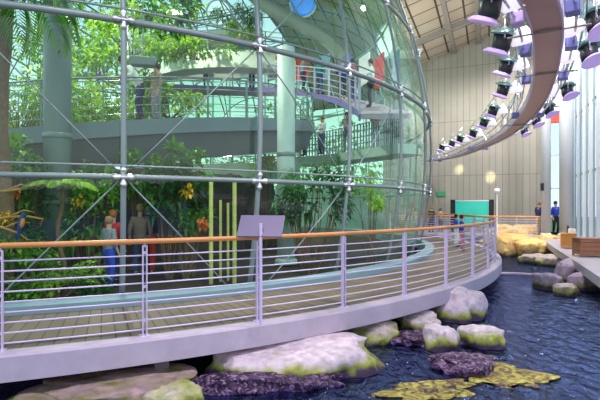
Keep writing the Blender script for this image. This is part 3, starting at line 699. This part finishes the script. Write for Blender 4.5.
rk(458, 322, 62, -.06, .55, ROCK, 'tall lilac boulder beside the walkway edge', 6.6, R(-10), .5)
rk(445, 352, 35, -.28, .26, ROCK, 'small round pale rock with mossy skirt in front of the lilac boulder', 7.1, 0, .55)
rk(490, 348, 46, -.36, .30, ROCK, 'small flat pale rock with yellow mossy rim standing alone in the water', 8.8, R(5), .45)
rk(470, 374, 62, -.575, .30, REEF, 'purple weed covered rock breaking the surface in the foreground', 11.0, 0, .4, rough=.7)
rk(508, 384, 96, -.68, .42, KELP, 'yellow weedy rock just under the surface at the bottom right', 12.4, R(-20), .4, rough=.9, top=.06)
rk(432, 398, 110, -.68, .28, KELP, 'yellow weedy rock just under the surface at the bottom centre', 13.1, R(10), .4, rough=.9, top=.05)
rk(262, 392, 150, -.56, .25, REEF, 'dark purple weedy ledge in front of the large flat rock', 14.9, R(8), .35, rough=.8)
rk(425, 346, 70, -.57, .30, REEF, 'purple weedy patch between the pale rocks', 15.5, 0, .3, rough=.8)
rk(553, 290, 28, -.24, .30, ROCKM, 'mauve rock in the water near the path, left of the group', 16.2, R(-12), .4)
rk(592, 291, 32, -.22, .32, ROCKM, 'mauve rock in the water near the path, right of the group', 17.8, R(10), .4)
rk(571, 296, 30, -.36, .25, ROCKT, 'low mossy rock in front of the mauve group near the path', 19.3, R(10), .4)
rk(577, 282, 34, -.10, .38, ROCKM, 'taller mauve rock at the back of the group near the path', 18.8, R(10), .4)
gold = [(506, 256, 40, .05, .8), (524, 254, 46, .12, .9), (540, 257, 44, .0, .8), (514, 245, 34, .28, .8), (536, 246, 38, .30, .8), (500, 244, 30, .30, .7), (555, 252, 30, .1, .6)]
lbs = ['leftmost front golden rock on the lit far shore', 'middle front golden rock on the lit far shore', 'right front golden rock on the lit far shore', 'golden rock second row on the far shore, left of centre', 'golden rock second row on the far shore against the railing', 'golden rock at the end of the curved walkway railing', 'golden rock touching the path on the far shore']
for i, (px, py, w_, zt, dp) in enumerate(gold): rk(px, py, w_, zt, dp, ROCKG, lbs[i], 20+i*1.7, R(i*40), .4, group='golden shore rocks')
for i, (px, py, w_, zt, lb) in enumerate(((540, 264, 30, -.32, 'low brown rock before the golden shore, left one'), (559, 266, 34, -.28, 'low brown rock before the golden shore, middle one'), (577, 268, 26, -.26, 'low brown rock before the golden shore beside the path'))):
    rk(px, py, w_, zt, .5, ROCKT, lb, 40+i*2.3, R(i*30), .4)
mb = MB(); mb.tube([atz(476, 273, WATER+.02), atz(520, 274, WATER+.02), atz(585, 279, WATER+.02)], .05, 8); tag(recentre(mb.build('weir_edge', CONC)), 'thin pale weir edge crossing the water behind the mauve rocks', 'weir')

# ------------------------------------------------------------ lighting ring
ZR = EYE+2.6
ctr = [(505, -45), (528, -18), (539, 0), (546, 20), (548, 40), (547, 58), (545, 75), (537, 100), (524, 118.5), (500, 138), (460, 155), (440, 159.5), (420, 162)]
ctr = [atz2 for atz2 in [V(((px-300)/F*(F*2.6/(HY-py)), F*2.6/(HY-py), ZR)) for px, py in ctr]]
cpath = spiral(ctr, None, 120)
tr = thing('lighting_truss', 'curved mauve suspended lighting truss sweeping down from the upper right', 'truss', cpath[60][0])
MB().sweep(cpath, [(-.20, 0), (.20, 0), (.20, .10), (-.20, .10)]).build('soffit', BELLY, tr)
for s in (-1, 1):
    MB().sweep(cpath, [(s*.20-.015, -.03), (s*.20+.015, -.03), (s*.20+.015, .16), (s*.20-.015, .16)]).build('edge_trim', LILAC, tr)
    for off, zz in ((.36, .02), (.48, .18), (.42, .42)):
        MB().tube([p+o*s*off+V((0, 0, zz)) for p, o in cpath], .022, 7).build('rail_tube', CHROME if off != .48 else SHELLG, tr, smooth=True)
for i in range(3, 119, 4):
    p, o = cpath[i]
    if i % 24 == 11: MB().tube([p-o*.55+V((0, 0, -.02)), p+o*.55+V((0, 0, -.02))], .015, 6).build('cross_tube', BEAM, tr)
    p2, o2 = cpath[i+1] if i < 118 else cpath[i]
    for s in (-1, 1): MB().tube([p+o*s*.36, p2+o2*s*.42+V((0, 0, .42)), cpath[min(i+3, 120)][0]+cpath[min(i+3, 120)][1]*s*.36], .012, 5).build('lattice', CHROME, tr)
for k_, i in enumerate(range(27, 116, 17)):
    for s in (-1, 1):
        p, o = cpath[i]; m = MB().box(p+o*s*.33+V((0, 0, .0)), (.17, .22, .16), atan2(o.y, o.x)); m.build('junction_box', PLATEL if (k_ == 0 and s < 0) else PLATEB, tr, bevel=.01)
# spotlights: copies of one prototype
def spotlight():
    t = thing('spotlight', '', 'spotlight'); T = Matrix.Rotation(R(10), 3, 'Y') @ Matrix.Rotation(R(16), 3, 'X')
    MB().lathe([(.10, .12), (.14, .10), (.13, -.10), (.11, -.14)], 20, T).build('housing', BLACK, t, smooth=True)
    MB().lathe([(.14, -.11), (.19, -.15), (.20, -.17), (.19, -.175), (.12, -.15)], 20, T @ Matrix.Rotation(R(8), 3, 'Y'), (-.03, 0, 0)).build('visor', LENS, t, smooth=True)
    MB().lathe([(.02, .22), (.10, .20), (.19, .15), (.21, .11), (.09, .10)], 20, T).build('top_shell', SHELLG, t, smooth=True)
    MB().lathe([(.05, -.16), (.10, -.06), (.16, .10), (.15, .11), (.10, .0)], 18, Matrix.Rotation(R(60), 3, 'Y') @ Matrix.Rotation(R(45), 3, 'X'), (.25, -.06, .03)).build('reflector', REFLL, t, smooth=True)
    MB().tube([(0, .16, 0), (0, .17, .3), (0, 0, .36), (0, -.17, .3), (0, -.16, 0)], .012, 6).build('yoke', CHROME, t, smooth=True)
    MB().tube([(0, 0, .36), (.1, 0, .5)], .02, 6).build('clamp', CHROME, t)
    return t
proto = spotlight()
inn = [(490, 8), (502, 42), (506, 67), (503, 90), (493, 111), (484, 123), (473, 134), (460, 139.5), (452, 144), (442, 148)]
outr = [(597, 22), (589, 53), (567, 91), (549, 110), (536, 121), (524, 131)]
ordn = ['nearest', 'second', 'third', 'fourth', 'fifth', 'sixth', 'seventh', 'eighth', 'ninth', 'furthest']
first = True
for side, L in (('inner', inn), ('outer', outr)):
    for i, (px, py) in enumerate(L):
        d = F*2.68/(HY-py); loc = V(((px-300)/F*d, d, EYE+2.68))
        if first: r_ = proto; first = False
        else:
            r_ = proto.copy(); C.objects.link(r_)
            for ch in proto.children: c_ = ch.copy(); C.objects.link(c_); c_.parent = r_
        r_.location = loc; r_.rotation_euler = (0, 0, -.3+i*.1+(pi*.9 if side == 'outer' else 0)); r_.scale = (1.08,)*3 if i < 2 else (.95,)*3
        od = ordn[i] if not (side == 'outer' and i == 5) else 'furthest'
        r_['label'] = 'black spotlight with white reflector on the %s side of the truss, %s' % ('left' if side == 'inner' else 'right', 'the nearest' if i == 0 else ('the furthest' if od == 'furthest' else od+' from the camera'))
        r_['category'] = 'spotlight'; r_['group'] = 'spotlights along the curved truss'

# ------------------------------------------------------------ people
def skin_obj(name, verts, edges, radii, mat, parent, sub=2, root=0):
    me = bpy.data.meshes.new(name); me.from_pydata(verts, edges, []); o = bpy.data.objects.new(name, me); C.objects.link(o)
    md = o.modifiers.new('skin', 'SKIN'); md.use_smooth_shade = True
    for i, s in enumerate(me.skin_vertices[0].data): s.radius = (radii[i] if isinstance(radii[i], tuple) else (radii[i], radii[i])); s.use_root = (i == root)
    ss = o.modifiers.new('sub', 'SUBSURF'); ss.levels = sub; ss.render_levels = sub
    bpy.context.view_layer.update()
    dg = bpy.context.evaluated_depsgraph_get(); m2 = bpy.data.meshes.new_from_object(o.evaluated_get(dg)); o.modifiers.clear(); o.data = m2
    m2.materials.clear(); m2.materials.append(mat); o.parent = parent
    return o
def person(loc, h, rz, shirt, legs, hair, label, lean=0.0, arms='down', group=None):
    t = thing('person', label, 'person', loc, group); s = h/1.72; L = lean
    def q(x, y, z):                                   # lean bends the trunk forward (towards -y)
        if z > .95: y -= (z-.95)*math.tan(L)*.9; z = .95+(z-.95)*cos(L)
        return (x*s, y*s, z*s)
    J = {'pel': q(0, 0, .93), 'waist': q(0, 0, 1.08), 'chest': q(0, -.01, 1.27), 'neck': q(0, 0, 1.44), 'hd0': q(0, -.01, 1.53), 'hd1': q(0, -.02, 1.62), 'hd2': q(0, -.01, 1.69)}
    names = ['pel', 'waist', 'chest', 'neck', 'hd0', 'hd1', 'hd2']; rad = [(.15, .11), (.125, .10), (.155, .11), (.052, .052), (.062, .07), (.075, .09), (.055, .06)]
    edges = [(i, i+1) for i in range(6)]; vs = [J[n] for n in names]
    def add(p, r, par): vs.append(p); rad.append(r); edges.append((par, len(vs)-1)); return len(vs)-1
    legi = []; armi = []
    for sx in (-1, 1):
        a = add(q(sx*.09, 0, .84), .085, 0); b = add(q(sx*.10, -.02-(.08 if sx > 0 else 0), .49), .055, a); c = add(q(sx*.10, .03-(.05 if sx > 0 else 0), .10), .038, b); d = add(q(sx*.115, -.12-(.05 if sx > 0 else 0), .035), .033, c); legi.append((a, b, c, d))
        a = add(q(sx*.17, 0, 1.40), .052, 2)
        if arms == 'down': e_, h_ = q(sx*.235, .02, 1.12), q(sx*.23, -.08, .88)
        else: e_, h_ = q(sx*.24, -.10, 1.16), q(sx*.14, -.34, 1.10)
        b = add(e_, .04, a); c = add(h_, .027, b)
        d = V(h_)-V(e_); d.normalize(); pm = add(tuple(V(h_)+d*.07*s), (.034, .018), c)
        for k_ in range(4): add(tuple(V(h_)+d*(.155+.012*(k_ in (1, 2)))*s+V(((k_-1.5)*.017*s, -.02*s, 0))), .0085, pm)
        add(tuple(V(h_)+d*.07*s+V((-sx*.05*s, -.03*s, 0))), .009, c)
        armi.append((a, b, c))
    R_ = [((r[0]*s, r[1]*s) if isinstance(r, tuple) else r*s) for r in rad]
    skin_obj('body', vs, edges, R_, SKINM, t, 2)
    # clothes over the same skeleton
    tv = [q(0, 0, .84), J['waist'], J['chest'], q(0, 0, 1.41)]; te = [(0, 1), (1, 2), (2, 3)]; trd = [(.185, .15), (.155, .13), (.178, .135), (.085, .08)]
    for (a, b, c) in armi:
        k0 = len(tv); tv += [vs[a], vs[b], tuple(V(vs[b]).lerp(V(vs[c]), .55))]; trd += [.068, .056, .048]; te += [(2, k0), (k0, k0+1), (k0+1, k0+2)]
    skin_obj('shirt', tv, te, [((r[0]*s, r[1]*s) if isinstance(r, tuple) else r*s) for r in trd], CLOTH[shirt], t, 1)
    lv = [q(0, 0, 1.06), J['pel']]; le = [(0, 1)]; lr = [(.155, .12), (.175, .135)]
    for (a, b, c, d) in legi:
        k0 = len(lv); lv += [vs[a], vs[b], vs[c]]; lr += [.105, .075, .062]; le += [(1, k0), (k0, k0+1), (k0+1, k0+2)]
    skin_obj('trousers', lv, le, [((r[0]*s, r[1]*s) if isinstance(r, tuple) else r*s) for r in lr], CLOTH[legs], t, 1)
    hc = V(J['hd1'])+V((0, .022*s, .03*s)); prof = [(.001, .105), (.05, .095), (.085, .055), (.094, 0), (.088, -.05), (.06, -.09)]
    m = MB().lathe([(r*s, z*s) for r, z in prof], 14, None, hc); o = m.build('hair', HAIRM[hair]); o.parent = t; o.data.polygons.foreach_set('use_smooth', [True]*len(o.data.polygons))
    m = MB()
    for sx in (-1, 1): m.lathe([(.001, -.014*s), (.012*s, 0), (.001, .014*s)], 6, None, V(J['hd1'])+V((sx*.03*s, -.082*s, 0)))
    m.build('eyes', BLACK).parent = t
    m = MB()
    for (a, b, c, d) in legi: m.tube([vs[c], vs[d]], [.052*s, .042*s], 8)
    m.build('shoes', BLACK).parent = t
    t.rotation_euler = (0, 0, rz); return t
def at0(px, d, z=0.0): return V(((px-300)/F*d, d, z))
person(at0(538.5, 22.9), 1.66, R(120), 'navy', 'tan', 'ginger', 'person in dark top leaning on the far railing beside the white pillar', .15, 'fwd')
person(at0(555.5, 23.2), 1.68, R(10), 'blue', 'black', 'black', 'person in blue jacket standing between the pillar and the thick column')
person(at0(431.5, 24.4), 1.42, R(200), 'black', 'navy', 'ginger', 'ginger haired child in black behind the far railing near the dome edge')
person(at0(440.5, 24.8), 1.30, R(190), 'tan', 'navy', 'brown', 'brown haired child in tan top behind the far railing')
person(ring(-9.5, 13.9), 1.16, R(60), 'blue', 'white', 'black', 'small child in blue top on the far walkway, left of the two')
person(ring(-15.5, 13.9), 1.16, R(80), 'blue', 'pink', 'black', 'small child in blue top on the far walkway before the teal aquarium')
def onramp(a, off=-.35): p = ring(a, 8.6+off); p.z = rampz(a)+.005; return p
person(onramp(-60.5, -.28), 1.72, R(-60), 'white', 'navy', 'black', 'visitor in white shirt leaning on the ramp railing', .65, 'fwd')
person(onramp(-57.5, -.5), 1.55, R(-40), 'tan', 'grey', 'brown', 'visitor in tan top on the ramp right of the white shirt')
vis = [('red', 'black', 'brown'), ('blue', 'denim', 'black'), ('white', 'grey', 'fair'), ('grey', 'black', 'brown'), ('teal', 'denim', 'black'), ('blue', 'black', 'fair'), ('red', 'denim', 'black'), ('white', 'black', 'brown')]
spots = [24, 33, 41, 48, 54, 60, 66, 73]
for k_, (i, (sh, lg, hr)) in enumerate(zip(spots, vis)):
    p, o = upath[i]; q_ = p-o*(.4+.2*(k_ % 2)); q_.z = p.z+.005
    person(q_, 1.55+.04*(k_ % 4), R(40*k_), sh, lg, hr, 'visitor in %s top with %s hair on the violet edged walkway, %s from the left' % (sh, hr, ordn[k_].replace('nearest', 'first')), 0, 'fwd' if k_ % 2 else 'down', 'visitors on the upper walkway')
for px, d, c1_, c2_, h_, lb in ((305, 19.9, 'red', 'black', 'brown', 'visitor in red top on the pale green lower gallery, leftmost'), (322, 19.3, 'white', 'denim', 'fair', 'visitor in white top on the pale green lower gallery, second'), (347, 18.4, 'grey', 'navy', 'black', 'visitor in grey top on the pale green lower gallery, third'), (375, 17.4, 'red', 'grey', 'black', 'visitor in red top at the right end of the pale green lower gallery')):
    person(at0(px, d, 3.66), 1.62, R(px), c1_, c2_, h_, lb, 0, 'fwd')
person(at0(109, 8.8, -.12), 1.38, R(150), 'grey', 'blue', 'fair', 'child in grey top and blue trousers behind the glass left of the mullion')
person(at0(113, 9.3, -.12), 1.50, R(170), 'red', 'navy', 'ginger', 'visitor in red top behind the glass close to the mullion')
person(at0(140, 10.2, -.12), 1.62, R(200), 'tan', 'denim', 'fair', 'visitor in tan top low in the dome, left of a pair')
person(at0(149, 10.4, -.12), 1.68, R(160), 'black', 'red', 'brown', 'visitor in black top low in the dome, right of a pair')
person(at0(182, 10.8, -.12), 1.55, R(170), 'teal', 'grey', 'black', 'visitor in teal top low in the dome near the bamboo poles')

# ------------------------------------------------------------ objects on the right
def crate(loc, w, dp, h, rz, mat, label):
    t = thing('wooden_planter', label, 'planter', loc); l = V(loc); M = Matrix.Rotation(rz, 3, 'Z')
    m = MB()
    for s in (-1, 1):
        for k_ in range(4):
            z = .05+h*(k_+.5)*.92/4; m.box(l+M @ V((0, s*(dp/2-.012), z)), (w-.04, .024, h*.9/4-.008), rz); m.box(l+M @ V((s*(w/2-.012), 0, z)), (.024, dp-.04, h*.9/4-.008), rz)
    m.build('side_boards', mat, t)
    m = MB().box(l+V((0, 0, h-.015)), (w+.03, dp+.03, .03), rz); m.build('top_board', mat, t, bevel=.006)
    for sx in (-1, 1):
        for sy in (-1, 1): MB().box(l+M @ V((sx*(w/2-.02), sy*(dp/2-.02), h/2)), (.05, .05, h), rz).build('corner_post', mat, t)
    return t
c1 = B(2.55, 18.1); crate((c1.x, c1.y, 0), .46, .5, .52, -AX-.1, BOXO, 'small orange wooden box on the path nearer the white column')
c2 = B(2.78, 15.45); crate((c2.x, c2.y, 0), .86, .55, .54, -AX+.25, BOXW, 'larger brown wooden box on the path, the nearer of the two')
p = V((c1.x+.12, c1.y, .52)); tag(recentre(MB().box(p+V((0, 0, .08)), (.2, .15, .15)).build('paper_box', WHITE, bevel=.01)), 'small white box on top of the orange wooden box', 'box')
tag(recentre(MB().lathe([(.04, 0), (.045, .02), (.045, .17), (.02, .22), (.02, .27), (.001, .27)], 12, None, p+V((-.04, .16, 0))).build('bottle', BLACK, smooth=True)), 'small black bottle standing behind the white box', 'bottle')
# aquarium
a0 = P(472, 210, 25.2); t = thing('aquarium', 'glowing teal aquarium window in a dark frame behind the far railing', 'aquarium', (a0.x, a0.y, 0))
MB().box((a0.x, a0.y, 1.05), (1.8, .5, 1.3), -AX).build('water_tank', TANK, t)
ex = V((UY, -UX, 0))
for s in (-1, 1): MB().box(V((a0.x, a0.y, .9))+ex*s*1.0, (.26, .6, 1.8), -AX).build('frame_post', BLACK, t, bevel=.01)
MB().box((a0.x, a0.y, .2), (1.9, .55, .4), -AX).build('base', BEAM, t); MB().box((a0.x, a0.y, 1.74), (1.75, .54, .06), -AX).build('top_rim', CHROME, t)
p = at0(497, 23.0); t = thing('slim_lamp_post', 'slim pale post with small lamp head right of the aquarium', 'lamp post', p)
MB().tube([p, p+V((0, 0, 2.1))], .03, 8).build('pole', WHITE, t); MB().lathe([(.05, 2.1), (.14, 2.16), (.14, 2.3), (.05, 2.36)], 12, None, p).build('lamp_head', WHITE, t, smooth=True)
p = B(-5.2+.0, UB-.05, 0); w_ = P(442, 194, 28.2); wq = B(WU(w_)[0], UB-.03, w_.z)
tag(recentre(MB().box(wq, (.5, .05, .3), -AX).build('wall_sign', GREENS)), 'small green sign on the concrete wall above the far children', 'sign')
p = P(543, 187, 21.3); t = MB().box((p.x-.04, p.y, p.z), (.14, .16, .36), -AX).build('wall_speaker', BLACK, bevel=.01); tag(recentre(t), 'small black speaker on the left side of the white pillar', 'speaker')

# ------------------------------------------------------------ camera, world, lights
cam = bpy.data.cameras.new('camera'); co = bpy.data.objects.new('camera', cam); C.objects.link(co)
cam.sensor_width = 36; cam.lens = 27; co.location = (0, 0, EYE); co.rotation_euler = (pi/2, 0, 0); cam.shift_y = (HY-200)/600
cam.clip_end = 300; bpy.context.scene.camera = co
w = bpy.data.worlds.new('sky'); bpy.context.scene.world = w; w.use_nodes = True; nt = w.node_tree; L = nt.links
bg = nt.nodes['Background']; tc = N(nt, 'ShaderNodeTexCoord'); sp = N(nt, 'ShaderNodeSeparateXYZ'); L.new(tc.outputs['Generated'], sp.inputs[0])
cr = N(nt, 'ShaderNodeValToRGB'); cr.color_ramp.elements[0].color = (.95, .97, 1, 1); cr.color_ramp.elements[1].color = (.38, .55, .95, 1); cr.color_ramp.elements[1].position = .8
L.new(sp.outputs[2], cr.inputs[0]); L.new(cr.outputs[0], bg.inputs[0]); bg.inputs[1].default_value = 1.45
def area(name, loc, rot, size, power, col=(1, 1, 1), sy=None):
    l = bpy.data.lights.new(name, 'AREA'); l.energy = power; l.color = col; l.size = size
    if sy: l.shape = 'RECTANGLE'; l.size_y = sy
    o = bpy.data.objects.new(name, l); C.objects.link(o); o.location = loc; o.rotation_euler = rot; return o
def spot(name, loc, to, power, ang, col, blend=.5, rad=.1):
    l = bpy.data.lights.new(name, 'SPOT'); l.energy = power; l.color = col; l.spot_size = R(ang); l.spot_blend = blend; l.shadow_soft_size = rad
    o = bpy.data.objects.new(name, l); C.objects.link(o); o.location = loc; o.rotation_euler = (V(to)-V(loc)).to_track_quat('-Z', 'Y').to_euler(); return o
def point(name, loc, power, col, rad):
    l = bpy.data.lights.new(name, 'POINT'); l.energy = power; l.color = col; l.shadow_soft_size = rad
    o = bpy.data.objects.new(name, l); C.objects.link(o); o.location = loc; return o
spot('dome_lamp', (CX+1, CY-2, 14.6), (CX+1, CY-3, 0), 5200, 130, (1, 1, .88), .4, .12)
spot('dome_lamp', (CX+4.5, CY-8.5, 8.8), (CX+4, CY-6.5, 0), 620, 120, (1, 1, .85), .5, .2)
spot('dome_lamp', (CX-1, CY-9, 8.8), (CX-1, CY-6.5, 0), 820, 120, (1, 1, .85), .5, .2)
spot('roof_fill', (1.5, 22.0, 5.2), (3.5, 27.5, 12), 1500, 140, (.95, 1, .9), 1, .1)  # added fill without a fixture, lightens the roof behind the dome
for x, y in ((7, 14), (11, 17), (8, 21), (12.5, 22)): spot('hall_fill', (x, y, 10.6), (x+.3, y+2.5, 0), 2100, 140, (1, .93, .88), .6, .15)  # added unseen spots that fill the hall from the ceiling
for x, y, e_ in ((-2.5, 2.6, 700), (1.5, 3.6, 1000), (4.5, 5.5, 1500)): spot('pool_fill', (x, y, 8.2), (x, y+1.2, 0), e_, 110, (1, .88, .96), .6, .12)  # added unseen spots brightening the pool, rocks and walkway
spot('shore_lamp', B(.5, 19, 7), B(.6, 22.3, 0), 1500, 46, (1, .62, .25))
spot('sun_patch_spot', (9, 20, 9), P(455, 183, 28.5), 9000, 3.2, (1, .9, .5), .3)  # this spot and the next imitate sunlight patches on the wall
spot('sun_patch_spot', (9, 20, 9), P(490, 184, 27.2), 9000, 3.6, (1, .9, .5), .3)
spot('ceiling_fill', (6.6, 18.2, 4.6), (6.2, 23.5, 10.5), 1700, 130, (1, .93, .82), 1, .05)  # invented upward fill to brighten the ceiling panels
vs = bpy.context.scene.view_settings; vs.view_transform = 'Standard'; vs.look = 'None'; vs.exposure = 0.0; vs.gamma = 1; vs.use_curve_mapping = False
